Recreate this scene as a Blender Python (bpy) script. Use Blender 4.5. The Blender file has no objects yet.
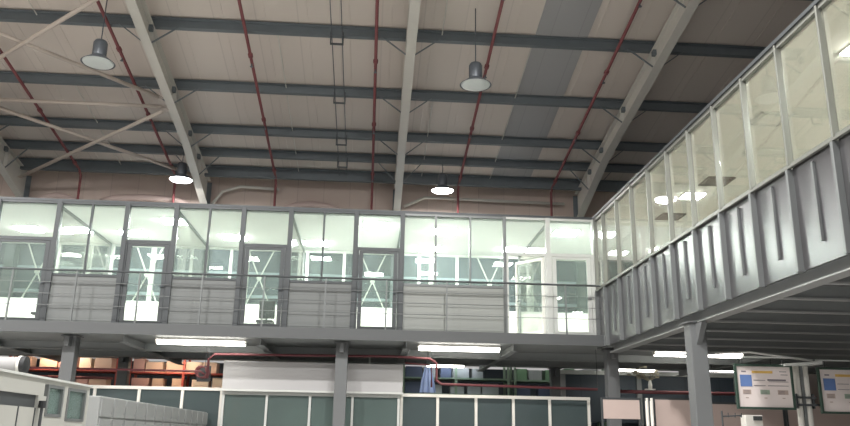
import bpy, math, random
from mathutils import Vector, Matrix
random.seed(7)
sc = bpy.context.scene
C = sc.collection

# ---------------------------------------------------------------- camera
F_PX, PITCH, YAW, ROLL = 785.9, math.radians(15.975), math.radians(3.795), math.radians(0.984)
fw = Vector((math.sin(YAW)*math.cos(PITCH), math.cos(YAW)*math.cos(PITCH), math.sin(PITCH)))
rt = Vector((math.cos(YAW), -math.sin(YAW), 0))
up = rt.cross(fw)
r2 = math.cos(ROLL)*rt + math.sin(ROLL)*up
u2 = -math.sin(ROLL)*rt + math.cos(ROLL)*up
cd = bpy.data.cameras.new('camera'); cam = bpy.data.objects.new('camera', cd); C.objects.link(cam)
cd.sensor_width = 36; cd.lens = F_PX/850*36; cd.clip_start = 0.05; cd.clip_end = 300
m = Matrix((r2, u2, -fw)).transposed().to_4x4(); m.translation = Vector((0, 0, 1.6))
cam.matrix_world = m
sc.camera = cam

# ---------------------------------------------------------------- world, light, exposure
w = bpy.data.worlds.new('world'); sc.world = w; w.use_nodes = True
bg = w.node_tree.nodes['Background']; bg.inputs[0].default_value = (1.0, 0.975, 0.955, 1); bg.inputs[1].default_value = 0.46
sc.view_settings.view_transform = 'Standard'; sc.view_settings.look = 'None'
sc.view_settings.exposure = 0.0; sc.view_settings.gamma = 1; sc.view_settings.use_curve_mapping = False
K_CEIL = 150.0       # office ceiling panels
K_TUBE = 16.0      # fluorescent battens under the deck
K_BAY = 30.0       # glowing faces of the high bay lamps
P_BAY = 1150.0      # light thrown down by each high bay lamp

# ---------------------------------------------------------------- materials
def lin(v):
    v /= 255.0
    return v/12.92 if v <= 0.04045 else ((v+0.055)/1.055)**2.4
def rgb(r, g, b): return (lin(r), lin(g), lin(b), 1)
def mat(name, col, rough=0.6, metal=0.0, emit=None, k=0.0, noise=0.0, nscale=3.0, bump=0.0):
    mt = bpy.data.materials.new(name); mt.use_nodes = True
    nt = mt.node_tree; b = nt.nodes['Principled BSDF']
    b.inputs['Base Color'].default_value = rgb(*col); b.inputs['Roughness'].default_value = rough
    b.inputs['Metallic'].default_value = metal
    if emit:
        b.inputs['Emission Color'].default_value = rgb(*emit); b.inputs['Emission Strength'].default_value = k
    if noise:
        tc = nt.nodes.new('ShaderNodeTexCoord'); n = nt.nodes.new('ShaderNodeTexNoise')
        n.inputs['Scale'].default_value = nscale; n.inputs['Detail'].default_value = 5
        nt.links.new(tc.outputs['Object'], n.inputs['Vector'])
        mx = nt.nodes.new('ShaderNodeMix'); mx.data_type = 'RGBA'
        c = rgb(*col)
        mx.inputs[6].default_value = tuple(max(0, v*(1-noise)) for v in c[:3])+(1,)
        mx.inputs[7].default_value = tuple(min(1, v*(1+noise)) for v in c[:3])+(1,)
        nt.links.new(n.outputs['Fac'], mx.inputs[0]); nt.links.new(mx.outputs[2], b.inputs['Base Color'])
        if bump:
            bp = nt.nodes.new('ShaderNodeBump'); bp.inputs['Strength'].default_value = bump
            nt.links.new(n.outputs['Fac'], bp.inputs['Height']); nt.links.new(bp.outputs[0], b.inputs['Normal'])
    return mt
def glass(name, tint, refl=1.0, rough=0.02, haze=0.0, hcol=(200, 215, 210)):
    mt = bpy.data.materials.new(name); mt.use_nodes = True; nt = mt.node_tree
    nt.nodes.clear()
    o = nt.nodes.new('ShaderNodeOutputMaterial'); t = nt.nodes.new('ShaderNodeBsdfTransparent')
    g = nt.nodes.new('ShaderNodeBsdfGlossy'); f = nt.nodes.new('ShaderNodeFresnel'); mx = nt.nodes.new('ShaderNodeMixShader')
    t.inputs[0].default_value = rgb(*tint); g.inputs['Roughness'].default_value = rough
    f.inputs['IOR'].default_value = 1.5
    ml = nt.nodes.new('ShaderNodeMath'); ml.operation = 'MULTIPLY'; ml.inputs[1].default_value = refl
    nt.links.new(f.outputs[0], ml.inputs[0]); nt.links.new(ml.outputs[0], mx.inputs[0])
    src = t.outputs[0]
    if haze:
        d = nt.nodes.new('ShaderNodeBsdfDiffuse'); d.inputs[0].default_value = rgb(*hcol)
        tr = nt.nodes.new('ShaderNodeBsdfTranslucent'); tr.inputs[0].default_value = rgb(*hcol)
        m0 = nt.nodes.new('ShaderNodeMixShader'); m0.inputs[0].default_value = 0.5
        nt.links.new(d.outputs[0], m0.inputs[1]); nt.links.new(tr.outputs[0], m0.inputs[2])
        m2 = nt.nodes.new('ShaderNodeMixShader'); m2.inputs[0].default_value = haze
        nt.links.new(t.outputs[0], m2.inputs[1]); nt.links.new(m0.outputs[0], m2.inputs[2]); src = m2.outputs[0]
    nt.links.new(src, mx.inputs[1]); nt.links.new(g.outputs[0], mx.inputs[2]); nt.links.new(mx.outputs[0], o.inputs[0])
    return mt
def lined(name, col, axis, period, dark=0.75, width=0.06, rough=0.5, metal=0.0, vary=0.05):
    """panel seams every `period` metres along one object axis, each panel a slightly different tone"""
    mt = mat(name, col, rough, metal); nt = mt.node_tree; b = nt.nodes['Principled BSDF']
    tc = nt.nodes.new('ShaderNodeTexCoord'); sp = nt.nodes.new('ShaderNodeSeparateXYZ')
    nt.links.new(tc.outputs['Object'], sp.inputs[0])
    dv = nt.nodes.new('ShaderNodeMath'); dv.operation = 'DIVIDE'; dv.inputs[1].default_value = period
    nt.links.new(sp.outputs[axis], dv.inputs[0])
    fr = nt.nodes.new('ShaderNodeMath'); fr.operation = 'FRACT'; nt.links.new(dv.outputs[0], fr.inputs[0])
    lt = nt.nodes.new('ShaderNodeMath'); lt.operation = 'LESS_THAN'; lt.inputs[1].default_value = width
    nt.links.new(fr.outputs[0], lt.inputs[0])
    fl = nt.nodes.new('ShaderNodeMath'); fl.operation = 'FLOOR'; nt.links.new(dv.outputs[0], fl.inputs[0])
    wn = nt.nodes.new('ShaderNodeTexWhiteNoise'); wn.noise_dimensions = '1D'; nt.links.new(fl.outputs[0], wn.inputs['W'])
    mr = nt.nodes.new('ShaderNodeMapRange'); mr.inputs[3].default_value = 1-vary; mr.inputs[4].default_value = 1+vary
    nt.links.new(wn.outputs[0], mr.inputs[0])
    sm = nt.nodes.new('ShaderNodeMath'); sm.operation = 'MULTIPLY_ADD'; sm.inputs[1].default_value = dark-1
    nt.links.new(lt.outputs[0], sm.inputs[0]); nt.links.new(mr.outputs[0], sm.inputs[2])
    vm = nt.nodes.new('ShaderNodeVectorMath'); vm.operation = 'SCALE'; vm.inputs[0].default_value = rgb(*col)[:3]
    nt.links.new(sm.outputs[0], vm.inputs['Scale']); nt.links.new(vm.outputs[0], b.inputs['Base Color'])
    return mt
M = dict(
    roof=lined('roof_sheet', (204, 195, 186), 0, 1.05, 0.88, 0.03, 0.6, vary=0.03),
    rooflight=lined('rooflight_sheet', (160, 160, 160), 0, 0.72, 0.86, 0.03, 0.5, vary=0.02),
    backwall=lined('wall_sheet', (186, 170, 160), 0, 0.9, 0.85, 0.03, 0.6),
    purlin=mat('purlin_steel', (104, 112, 116), 0.55, 0.1, noise=0.12),
    rafter=mat('rafter_paint', (196, 194, 186), 0.5, noise=0.06),
    brace=mat('brace_paint', (180, 170, 160), 0.5, noise=0.06),
    red=mat('red_pipe', (122, 68, 70), 0.55, noise=0.1),
    red2=mat('dull_red_pipe', (104, 54, 58), 0.55, noise=0.1),
    lampgrey=mat('lamp_grey', (92, 98, 104), 0.4, 0.3),
    lamplens=mat('lamp_lens', (205, 212, 210), 0.3),
    lampglow=mat('lamp_glow', (255, 255, 255), 0.3, emit=(250, 250, 255), k=K_BAY),
    tube=mat('tube_glow', (255, 255, 255), 0.3, emit=(255, 250, 240), k=K_TUBE),
    ceil_glow=mat('ceiling_light_glow', (255, 255, 255), 0.3, emit=(250, 255, 248), k=K_CEIL),
    alu=mat('window_aluminium', (118, 122, 122), 0.4, 0.3),
    alu2=mat('side_frame_aluminium', (122, 124, 118), 0.4, 0.3),
    dkframe=mat('dark_frame', (78, 82, 84), 0.45, 0.3),
    ltframe=mat('light_frame', (205, 208, 204), 0.4, 0.1),
    spandrel=lined('spandrel_board', (116, 120, 119), 2, 0.187, 0.80, 0.07, 0.45, vary=0.03),
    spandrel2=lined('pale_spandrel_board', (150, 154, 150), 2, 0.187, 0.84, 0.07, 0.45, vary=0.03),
    gloss=mat('glossy_panel', (128, 128, 130), 0.28, 0.85),
    glass=glass('clear_glass', (249, 252, 250), 0.8, 0.02, 0.06),
    glass2=glass('side_glass', (251, 251, 250), 0.5, 0.02, 0.03, (220, 222, 205)),
    glassd=glass('teal_glass', (168, 188, 188), 1.0, 0.03, 0.30, (160, 178, 180)),
    glassb=glass('booth_glass', (205, 222, 218), 0.8, 0.03, 0.35, (176, 196, 192)),
    white=mat('white_paint', (232, 233, 226), 0.6),
    offceil=mat('office_ceiling_tile', (240, 237, 226), 0.8, noise=0.03),
    offceil2=mat('back_office_ceiling_tile', (240, 240, 240), 0.8, noise=0.03),
    vent=mat('vent_brown', (112, 102, 94), 0.7),
    offfloor=mat('office_floor', (196, 196, 190), 0.5),
    fascia=mat('fascia_grey', (88, 91, 92), 0.6),
    slab=mat('deck_grey', (142, 146, 146), 0.6, 0.1, noise=0.08),
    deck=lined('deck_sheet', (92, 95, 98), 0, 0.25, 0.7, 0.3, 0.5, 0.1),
    joist=mat('joist_galvanised', (178, 180, 180), 0.4, 0.4),
    col=mat('column_grey', (108, 111, 112), 0.5, noise=0.05),
    darkblue=lined('dark_blue_wall', (62, 74, 84), 0, 1.2, 0.8, 0.04, 0.5),
    band=mat('rail_band', (150, 166, 172), 0.5),
    concrete=mat('concrete_floor', (172, 171, 168), 0.35, noise=0.1, nscale=1.2),
    pink=mat('beige_panel', (196, 178, 170), 0.6, noise=0.03),
    bulk=mat('white_bulkhead', (180, 180, 180), 0.6, noise=0.03),
    duct=mat('duct_beige', (178, 160, 154), 0.7),
    cabin=mat('cabin_panel', (172, 173, 167), 0.55, noise=0.04),
    locker=mat('locker_panel', (146, 149, 148), 0.55),
    dark=mat('dark_rubber', (44, 46, 48), 0.6),
    green=mat('green_frame', (50, 70, 60), 0.5),
    sheet=mat('board_sheet', (222, 212, 208), 0.6),
    blue=mat('board_blue', (98, 126, 178), 0.6),
    orange=mat('board_orange', (214, 176, 96), 0.6),
    ink=mat('board_ink', (120, 116, 122), 0.6),
    tan=mat('board_tan', (176, 160, 150), 0.6),
    sage=mat('board_sage', (150, 168, 148), 0.6),
    post=mat('white_post', (226, 224, 216), 0.35),
    rackred=mat('rack_red', (176, 84, 74), 0.5),
    rackgreen=mat('rack_green', (130, 152, 132), 0.5),
    boxa=mat('carton_buff', (216, 190, 170), 0.7), boxb=mat('carton_pink', (205, 168, 158), 0.7),
    boxc=mat('crate_grey', (150, 156, 158), 0.6), boxd=mat('crate_green', (110, 146, 116), 0.6),
    boxe=mat('crate_blue', (84, 96, 122), 0.6), boxf=mat('crate_cream', (222, 210, 190), 0.6),
    cloth=mat('pale_blue_cloth', (150, 168, 206), 0.7), sprig=mat('dry_sprig', (150, 146, 128), 0.8),
)

# ---------------------------------------------------------------- mesh helpers
class MB:
    def __init__(s): s.v = []; s.f = []; s.mi = []; s.mats = []
    def add(s, vs, fs, m=None):
        i = 0
        if m is not None:
            if m not in s.mats: s.mats.append(m)
            i = s.mats.index(m)
        n = len(s.v); s.v += [Vector(v) for v in vs]; s.f += [[n+k for k in f] for f in fs]; s.mi += [i]*len(fs)
        return s
    def box(s, x0, x1, y0, y1, z0, z1, m=None):
        return s.hexa([(x0, y0, z0), (x1, y0, z0), (x1, y1, z0), (x0, y1, z0), (x0, y0, z1), (x1, y0, z1), (x1, y1, z1), (x0, y1, z1)], m)
    def hexa(s, v, m=None):
        return s.add(v, [(0, 3, 2, 1), (4, 5, 6, 7), (0, 1, 5, 4), (1, 2, 6, 5), (2, 3, 7, 6), (3, 0, 4, 7)], m)
    def bar(s, a, b, wd, ht, m=None):
        a = Vector(a); b = Vector(b); d = (b-a).normalized()
        u = Vector((0, 0, 1)) if abs(d.z) < 0.95 else Vector((0, 1, 0))
        r = d.cross(u).normalized()*wd/2; u = r.cross(d).normalized()*ht/2
        return s.hexa([a-r-u, a+r-u, b+r-u, b-r-u, a-r+u, a+r+u, b+r+u, b-r+u], m)
    def tube(s, pts, r, n=10, m=None, caps=True):
        pts = [Vector(p) for p in pts]; rings = []
        for i, p in enumerate(pts):
            d = ((pts[i+1]-p) if i == 0 else (p-pts[i-1]) if i == len(pts)-1 else (pts[i+1]-p).normalized()+(p-pts[i-1]).normalized()).normalized()
            u = Vector((0, 0, 1)) if abs(d.z) < 0.9 else Vector((0, 1, 0))
            a = d.cross(u).normalized(); b = a.cross(d)
            k = 1.0
            rings.append([p+(a*math.cos(2*math.pi*j/n)+b*math.sin(2*math.pi*j/n))*r*k for j in range(n)])
        vs = [v for q in rings for v in q]; fs = []
        for i in range(len(pts)-1):
            for j in range(n): fs.append((i*n+j, i*n+(j+1) % n, (i+1)*n+(j+1) % n, (i+1)*n+j))
        if caps: fs += [tuple(range(n))[::-1], tuple((len(pts)-1)*n+j for j in range(n))]
        return s.add(vs, fs, m)
    def lathe(s, c, prof, n=28, m=None, axis='z'):
        vs = []; fs = []
        for (r, h) in prof:
            for j in range(n):
                a = 2*math.pi*j/n
                vs.append((c[0]+r*math.cos(a), c[1]+r*math.sin(a), c[2]+h) if axis == 'z' else
                          (c[0]+r*math.cos(a), c[1]+h, c[2]+r*math.sin(a)) if axis == 'y' else
                          (c[0]+h, c[1]+r*math.cos(a), c[2]+r*math.sin(a)))
        for i in range(len(prof)-1):
            for j in range(n): fs.append((i*n+j, i*n+(j+1) % n, (i+1)*n+(j+1) % n, (i+1)*n+j))
        return s.add(vs, fs, m)
def loc_of(o):
    p = Vector((0, 0, 0))
    while o: p += o.location; o = o.parent
    return p
def obj(name, b, m, parent=None, label=None, bevel=0.0, origin=None):
    off = loc_of(parent) if parent else Vector((0, 0, 0))
    org = Vector(origin) if (origin is not None and parent is None) else Vector((0, 0, 0))
    me = bpy.data.meshes.new(name); me.from_pydata([v-off-org for v in b.v], [], b.f)
    if b.mats:
        for q in b.mats: me.materials.append(q)
        for p, i in zip(me.polygons, b.mi): p.material_index = i
    else: me.materials.append(m)
    me.update()
    o = bpy.data.objects.new(name, me); C.objects.link(o); o.location = org
    if parent: o.parent = parent
    if label: o['label'] = label
    if bevel:
        md = o.modifiers.new('bevel', 'BEVEL'); md.width = bevel; md.segments = 2; md.limit_method = 'ANGLE'
    return o
def smooth(o):
    for p in o.data.polygons: p.use_smooth = True
    return o
def tag(o, label, cat, group=None, kind=None):
    o['label'] = label; o['category'] = cat
    if group: o['group'] = group
    if kind: o['kind'] = kind
    return o
def thing(name, loc, label, cat, group=None):
    o = bpy.data.objects.new(name, None); C.objects.link(o); o.location = loc; o.empty_display_size = 0.1
    return tag(o, label, cat, group)
def struct(name, b, m, label=None):
    o = obj(name, b, m); o['kind'] = 'structure'
    if label: o['label'] = label
    return o
def empty_struct(name, loc, label=None):
    o = bpy.data.objects.new(name, None); C.objects.link(o); o.location = loc; o['kind'] = 'structure'
    if label: o['label'] = label
    return o
def copy_tree(o, parent=None):
    c = o.copy(); C.objects.link(c); c.parent = parent
    for ch in list(o.children): copy_tree(ch, c)
    return c
ORD = ['first', 'second', 'third', 'fourth', 'fifth', 'sixth', 'seventh', 'eighth', 'ninth', 'tenth', 'eleventh', 'twelfth', 'thirteenth', 'fourteenth', 'fifteenth', 'sixteenth']

# ---------------------------------------------------------------- setting
SL = 0.173
def rz(y, z0=10.2): return z0 + SL*(26-y)
XW, XE = -22.0, 18.0
struct('floor', MB().box(XW, XE, -12, 34, -0.2, 0), M['concrete'], 'pale grey concrete floor of the factory hall')
def slope_strip(x0, x1, y0, y1, z0, t):
    return MB().hexa([(x0, y0, rz(y0, z0)), (x1, y0, rz(y0, z0)), (x1, y1, rz(y1, z0)), (x0, y1, rz(y1, z0)),
                      (x0, y0, rz(y0, z0)+t), (x1, y0, rz(y0, z0)+t), (x1, y1, rz(y1, z0)+t), (x0, y1, rz(y1, z0)+t)])
ceil = struct('ceiling', slope_strip(XW, XE, -2, 26.6, 10.2, 0.1), M['roof'], 'sloping roof of beige sheet panels')
rib = MB()
x = XW+0.2
while x < XE:
    rib.hexa([(x-.012, -2, rz(-2)-.012), (x+.012, -2, rz(-2)-.012), (x+.012, 26.2, rz(26.2)-.012), (x-.012, 26.2, rz(26.2)-.012),
              (x-.018, -2, rz(-2)+.01), (x+.018, -2, rz(-2)+.01), (x+.018, 26.2, rz(26.2)+.01), (x-.018, 26.2, rz(26.2)+.01)]); x += 1.05
obj('sheet_ribs', rib, M['roof'], ceil)
rl = slope_strip(3.95, 5.3, -2, 26.2, 10.17, 0.03)
obj('rooflight_strip', rl, M['rooflight'], ceil, 'grey strip of roof sheet among the beige ones')
# wall behind the gallery: beige sheet above, dark below it (seen through the office windows)
struct('wall_back', MB().box(XW, XE, 26.2, 26.4, 7.7, 10.3), M['backwall'], 'beige sheet wall above the gallery')
struct('trim_1', MB().box(XW, XE, 26.15, 26.4, 4.4, 7.7), M['darkblue'], 'dark blue grey wall seen through the office windows')
struct('wall_far', MB().box(XW, XE, 33, 33.2, 0, 4.4), M['darkblue'], 'dark wall far behind the ground floor')
struct('wall_left', MB().box(XW-.2, XW, -2, 33.2, 0, 16), M['backwall'])
struct('wall_right', MB().box(XE, XE+.2, -2, 33.2, 0, 16), M['backwall'])
b = MB()
for z in (6.72, 5.95): b.box(XW, XE, 26.07, 26.15, z, z+0.10)
tag(obj('wall_rail', b, M['band']), 'pale horizontal rails on the dark wall behind the office windows', 'rail')

# gallery deck (L shaped: across the back, then forward along the right)
TZ, SZ, FZ, BZ = 7.30, 5.36, 4.20, 3.88
XR = 5.87
struct('trim_2', MB().box(XW, XE, 19.45, 26.2, BZ+.02, FZ-.05), M['slab'], 'grey deck of the office gallery, fascia along its edge')
struct('trim_8', MB().box(XW, XR-.04, 19.42, 19.449, BZ+.0, FZ-.05), M['fascia'], 'dark grey fascia strip along the back gallery deck edge')
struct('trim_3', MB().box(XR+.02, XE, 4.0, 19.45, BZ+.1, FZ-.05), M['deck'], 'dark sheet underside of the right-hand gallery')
struct('trim_4', MB().box(XW, XE, 19.98, 24.3, FZ-.05, FZ), M['offfloor'], 'grey office floor')
struct('trim_5', MB().box(XR+.04, 11.0, 4.0, 19.98, FZ-.05, FZ), M['offfloor'], 'grey floor of the right-hand offices')
struct('trim_6', MB().box(XW, XE, 19.94, 24.4, TZ, TZ+.06).box(XR-.06, 11.1, 4.0, 19.94, TZ, TZ+.06), M['dkframe'], 'dark roof edge of the gallery')
struct('trim_7', MB().box(XW, XE, 20.06, 24.2, TZ-.10, TZ-.003), M['offceil2'], 'white tiled ceiling of the back offices')
struct('trim_9', MB().box(XR+.06, 11.0, 4.0, 20.055, TZ-.10, TZ-.003), M['offceil'], 'cream tiled ceiling of the right-hand offices')
# back wall of the offices: white sill wall with a run of windows above
struct('wall_office', MB().box(XW, XE, 24.2, 24.34, FZ, 5.38), M['white'], 'low white wall under the rear office windows')
struct('wall_office_side', MB().box(11.0, 11.12, 4.0, 20.0, FZ, TZ-.1), M['offceil'], 'cream rear wall of the right-hand offices')
struct('wall_end', MB().box(XR+.1, 11.0, 3.9, 4.0, FZ, TZ-.1), M['offceil'])

# rear windows of the offices
nwin = [0]
def window(frame, pane, fm, gm, label):
    nwin[0] += 1
    r = obj('window_%d' % nwin[0], frame, fm); r['kind'] = 'structure'; r['label'] = label
    if pane: obj('pane', pane, gm, r)
    return r
xs = [-12.0, -9.6, -8.0, -5.6, -4.4, -2.05, -.9, 1.45, 2.65, 4.9, 7.3]
for i in range(len(xs)-1):
    a, c = xs[i], xs[i+1]
    fr = MB().box(a, a+.045, 24.2, 24.28, 5.38, 7.2).box(c-.045, c, 24.2, 24.28, 5.38, 7.2).box(a+.045, c-.045, 24.2, 24.28, 5.38, 5.45).box(a+.045, c-.045, 24.2, 24.28, 7.13, 7.2)
    window(fr, MB().box(a+.045, c-.045, 24.235, 24.245, 5.45, 7.13), M['ltframe'], M['glass'],
           '%s rear office window from the left, white frame' % ORD[i])

# front of the offices: glazed bays, boarded spandrels, glass doors
def bay(x0, x1, muls, i, fm):
    fr = MB()
    fr.box(x0+.03, x1-.03, 19.95, 20.03, SZ, SZ+.06).box(x0+.03, x1-.03, 19.95, 20.03, TZ-.06, TZ)
    for mx in muls: fr.box(mx-.025, mx+.025, 19.95, 20.03, SZ+.06, TZ-.06)
    r = window(fr, None, fm, None, '%s wide window of the gallery front from the left, above grey boards' % ORD[i])
    ed = [x0+.03]+list(muls)+[x1-.03]
    for a, c in zip(ed[:-1], ed[1:]):
        obj('pane', MB().box(a+.025, c-.025, 19.985, 19.993, SZ+.06, TZ-.06), M['glass'], r)
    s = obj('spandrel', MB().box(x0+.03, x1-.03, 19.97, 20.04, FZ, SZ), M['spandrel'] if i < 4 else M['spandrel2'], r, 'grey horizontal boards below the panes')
    return r
def post(x, wd, i, fm):
    tag(obj('facade_post', MB().box(x-wd/2, x+wd/2, 19.92, 20.05, FZ, TZ), fm, bevel=.006), 'grey upright of the gallery front, %s from the left' % ORD[i], 'post', 'uprights of the gallery front')
def door(x0, x1, i, fm, swing=0.0):
    r = empty_struct('door_%d' % (i+1), (x0, 20, FZ), '%s glass door of the gallery front from the left' % ORD[i])
    fr = MB().box(x0+.03, x1-.03, 19.95, 20.04, 6.26, 6.34).box(x0+.03, x1-.03, 19.95, 20.04, TZ-.06, TZ)
    fr.box(x0+.03, x0+.10, 19.95, 20.04, FZ, 6.26).box(x1-.10, x1-.03, 19.95, 20.04, FZ, 6.26)
    obj('door_frame', fr, fm, r)
    obj('transom_pane', MB().box(x0+.03, x1-.03, 19.985, 19.993, 6.34, TZ-.06), M['glass'], r)
    if swing:      # leaf hinged on the right side and opened inwards
        hx, L = x1-.12, (x1-x0)-.22
        ax, ay = hx-L*math.cos(swing), 20.02+L*math.sin(swing)
        d = Vector((ax-hx, ay-20.02, 0)).normalized()
        def P(t, z): return (hx+d.x*t, 20.02+d.y*t, z)
        lf = MB().bar(P(.03, FZ+.03), P(.03, 6.22), .07, .05).bar(P(L-.03, FZ+.03), P(L-.03, 6.22), .07, .05)
        lf.bar(P(0, FZ+.06), P(L, FZ+.06), .05, .10).bar(P(0, 6.2), P(L, 6.2), .05, .07)
        lo = obj('door_leaf', lf, M['white'], r, 'white framed leaf standing open')
        obj('pane', MB().bar(P(.06, 5.2), P(L-.06, 5.2), .008, 1.9), M['glass'], lo)
        obj('handle', MB().tube([P(L-.08, 5.15), (P(L-.08, 5.15)[0]-.05, P(L-.08, 5.15)[1]-.05, 5.15), (P(L-.2, 5.15)[0]-.05, P(L-.2, 5.15)[1]-.05, 5.15)], .012), M['dkframe'], lo)
    else:
        a, c = x0+.11, x1-.11
        lf = MB().box(a, a+.10, 19.96, 20.01, FZ+.02, 6.25).box(c-.10, c, 19.96, 20.01, FZ+.02, 6.25)
        lf.box(a+.10, c-.10, 19.96, 20.01, FZ+.02, FZ+.09).box(a+.10, c-.10, 19.96, 20.01, 6.19, 6.25)
        lo = obj('door_leaf', lf, fm, r)
        obj('pane', MB().box(a+.10, c-.10, 19.98, 19.988, FZ+.09, 6.19), M['glass'], lo)
        hx = c-.025
        obj('handle', MB().tube([(hx, 19.96, 5.15), (hx, 19.91, 5.15), (hx-.11, 19.91, 5.15)], .012), M['lampgrey'], lo)
    return r
posts = [(-12.6, 0), (-11.0, 0), (-9.58, 0), (-8.06, 1), (-6.35, 1), (-5.11, 1), (-3.39, 1), (-2.17, 1), (-.47, 1), (.74, 1), (3.44, 1), (4.60, 1), (5.83, 1)]
for i, (x, q) in enumerate(posts[1:]): post(x, .12 if x == 4.6 else (.12 if x < 3 else .08), i, M['dkframe'] if x < 3 else (M['alu'] if x < 4.5 else M['ltframe']))
bay(-12.6, -9.58, (-11.0,), 0, M['dkframe'])
door(-9.58, -8.06, 0, M['dkframe']); bay(-8.06, -6.35, (-7.24,), 1, M['dkframe'])
door(-6.35, -5.11, 1, M['dkframe']); bay(-5.11, -3.39, (-4.26,), 2, M['dkframe'])
door(-3.39, -2.17, 2, M['dkframe']); bay(-2.17, -.47, (-1.31,), 3, M['dkframe'])
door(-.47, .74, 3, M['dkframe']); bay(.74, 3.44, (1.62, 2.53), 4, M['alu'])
door(3.44, 4.60, 4, M['ltframe'], swing=math.radians(50)); door(4.60, 5.83, 5, M['ltframe'])
tag(obj('facade_post', MB().box(-12.66, -12.54, 19.92, 20.05, FZ, TZ), M['dkframe']), 'grey upright of the gallery front beyond the left frame edge', 'post')
# glass partitions between the rooms
for i, x in enumerate((-8.06, -5.11, -2.17, .74, 4.62)):
    fr = MB().box(x-.03, x+.03, 20.1, 24.15, FZ, FZ+.08).box(x-.03, x+.03, 20.1, 24.15, 7.14, 7.2)
    for y in (20.1, 24.1): fr.box(x-.03, x+.03, y, y+.05, FZ+.08, 7.14)
    window(fr, MB().box(x-.004, x+.004, 20.15, 24.1, FZ+.08, 7.14), M['alu'], M['glass2'], '%s glass room divider from the left inside the gallery' % ORD[i])

# railing of the narrow walkway in front of the offices
r = thing('walkway_railing', (-3.5, 19.5, FZ-.05), 'grey railing along the walkway in front of the gallery offices', 'railing')
obj('top_rail', MB().tube([(-12.6, 19.52, 5.42), (XR-.05, 19.52, 5.42)], .026), M['dkframe'], r)
for z in (5.12, 4.84, 4.56): obj('wire', MB().tube([(-12.6, 19.52, z), (XR-.05, 19.52, z)], .009, 6), M['alu'], r)
for i in range(12):
    x = -11.8+1.52*i
    obj('post', MB().box(x-.018, x+.018, 19.50, 19.54, FZ-.05, 5.42), M['alu'], r)

# right-hand gallery: glossy panels with fins below, windows above
YS = [19.86]+[19.11-1.12*i for i in range(14)]
for i in range(14):
    y1, y0 = YS[i], YS[i+1]
    fr = MB().box(XR-.03, XR+.05, y0+.03, y1-.03, SZ+.0, SZ+.07).box(XR-.03, XR+.05, y0+.03, y1-.03, TZ-.07, TZ)
    rw = window(fr, MB().box(XR+.01, XR+.018, y0+.03, y1-.03, SZ+.07, TZ-.07), M['alu2'], M['glass2'],
           '%s window of the right-hand gallery counting from the far corner' % ORD[i])
    obj('wall_panel', MB().box(XR, XR+.04, y0+.03, y1-.03, BZ, SZ), M['gloss'], rw, 'glossy grey metal panel under the pane')
for i in range(15):
    y = YS[i]
    t = thing('gallery_mullion', (XR, y, BZ), '%s upright of the right-hand gallery counting from the far corner' % ORD[i], 'mullion', 'uprights of the right-hand gallery')
    obj('upper_bar', MB().box(XR-.06, XR+.04, y-.02, y+.02, SZ+.02, TZ-.01), M['alu2'], t, bevel=.006)
    obj('fin', MB().box(XR-.09, XR+.02, y-.03, y+.03, BZ-.02, SZ-.03), M['alu'], t, 'grey fin on the glossy panels', bevel=.006)
    if 0 < i < 14:
        obj('stiffener', MB().box(XR-.04, XR-.002, y-.58, y-.53, BZ+.28, SZ-.1), M['alu'], t, 'short thin grey fin')
t = thing('gallery_sill', (XR-.05, 12, SZ), 'pale aluminium sill rail running along the right-hand gallery', 'sill')
obj('sill_rail', MB().box(XR-.07, XR-.02, 4.2, 19.93, SZ-.02, SZ+.02), M['alu2'], t, bevel=.008)
t = thing('edge_beam', (6.1, 12, BZ-.25), 'grey steel edge beam under the right-hand gallery', 'beam')
obj('web', MB().box(6.07, 6.09, 4.2, 19.4, BZ-.14, BZ+.06), M['slab'], t)
obj('flange', MB().box(5.96, 6.2, 4.2, 19.4, BZ-.16, BZ-.14), M['joist'], t)
obj('flange', MB().box(5.9, 6.2, 4.2, 19.4, BZ+.06, BZ+.09), M['joist'], t)
# bright strips: floor joists
for i in range(12):
    y = 19.1-1.25*i
    t = thing('floor_joist', (10, y, BZ-.12), '%s pale joist under the right-hand gallery counting from the back' % ORD[i], 'joist', 'joists under the right-hand gallery')
    obj('web', MB().box(6.12, XE-.05, y-.012, y+.012, BZ-.1, BZ+.1), M['slab'], t)
    obj('lower_flange', MB().box(6.22, XE-.05, y-.05, y+.05, BZ-.13, BZ-.10), M['joist'], t)

# ---------------------------------------------------------------- roof steel
PY = [25.45, 24.3, 22.9, 20.62, 18.0, 15.75, 13.4, 11.05, 8.7, 6.35]
RX = [-17.8, -11.75, -5.75, .75, 7.1, 13.6]
RN = ['rafter far to the left beyond the frame', 'rafter at the left edge with the cross braces', 'pale rafter left of centre beside the lit lamp',
      'pale rafter nearly upright in the middle of the roof', 'grey rafter on the right curving down above the corner', 'rafter beyond the right-hand gallery roof']
for i, y in enumerate(PY):
    dp = .36 if i == 0 else .24
    z = rz(y)
    t = thing('roof_purlin', (0, y, z-dp), ('dark blue grey eaves purlin above the beige back wall' if i == 0 else '%s dark grey roof purlin counting up from the eaves purlin' % ORD[i-1]), 'purlin', 'roof purlins')
    pb = MB().box(XW+.02, XE-.02, y-.012, y+.012, z-dp+.015, z-.02).box(XW+.02, XE-.02, y-.02, y+.13, z-dp, z-dp+.015)
    pb.box(XW+.02, XE-.02, y-.13, y-.012, z-.035, z-.02).box(XW+.02, XE-.02, y+.115, y+.13, z-dp+.015, z-dp+.05)
    obj('purlin_section', pb, M['purlin'], t)
    for x in RX[1:5]:
        if 1 <= i <= 6:
            obj('cleat', MB().box(x-.10, x+.10, y-.14, y-.012, z-dp-.16, z-dp+.1), M['purlin'], t)
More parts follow.
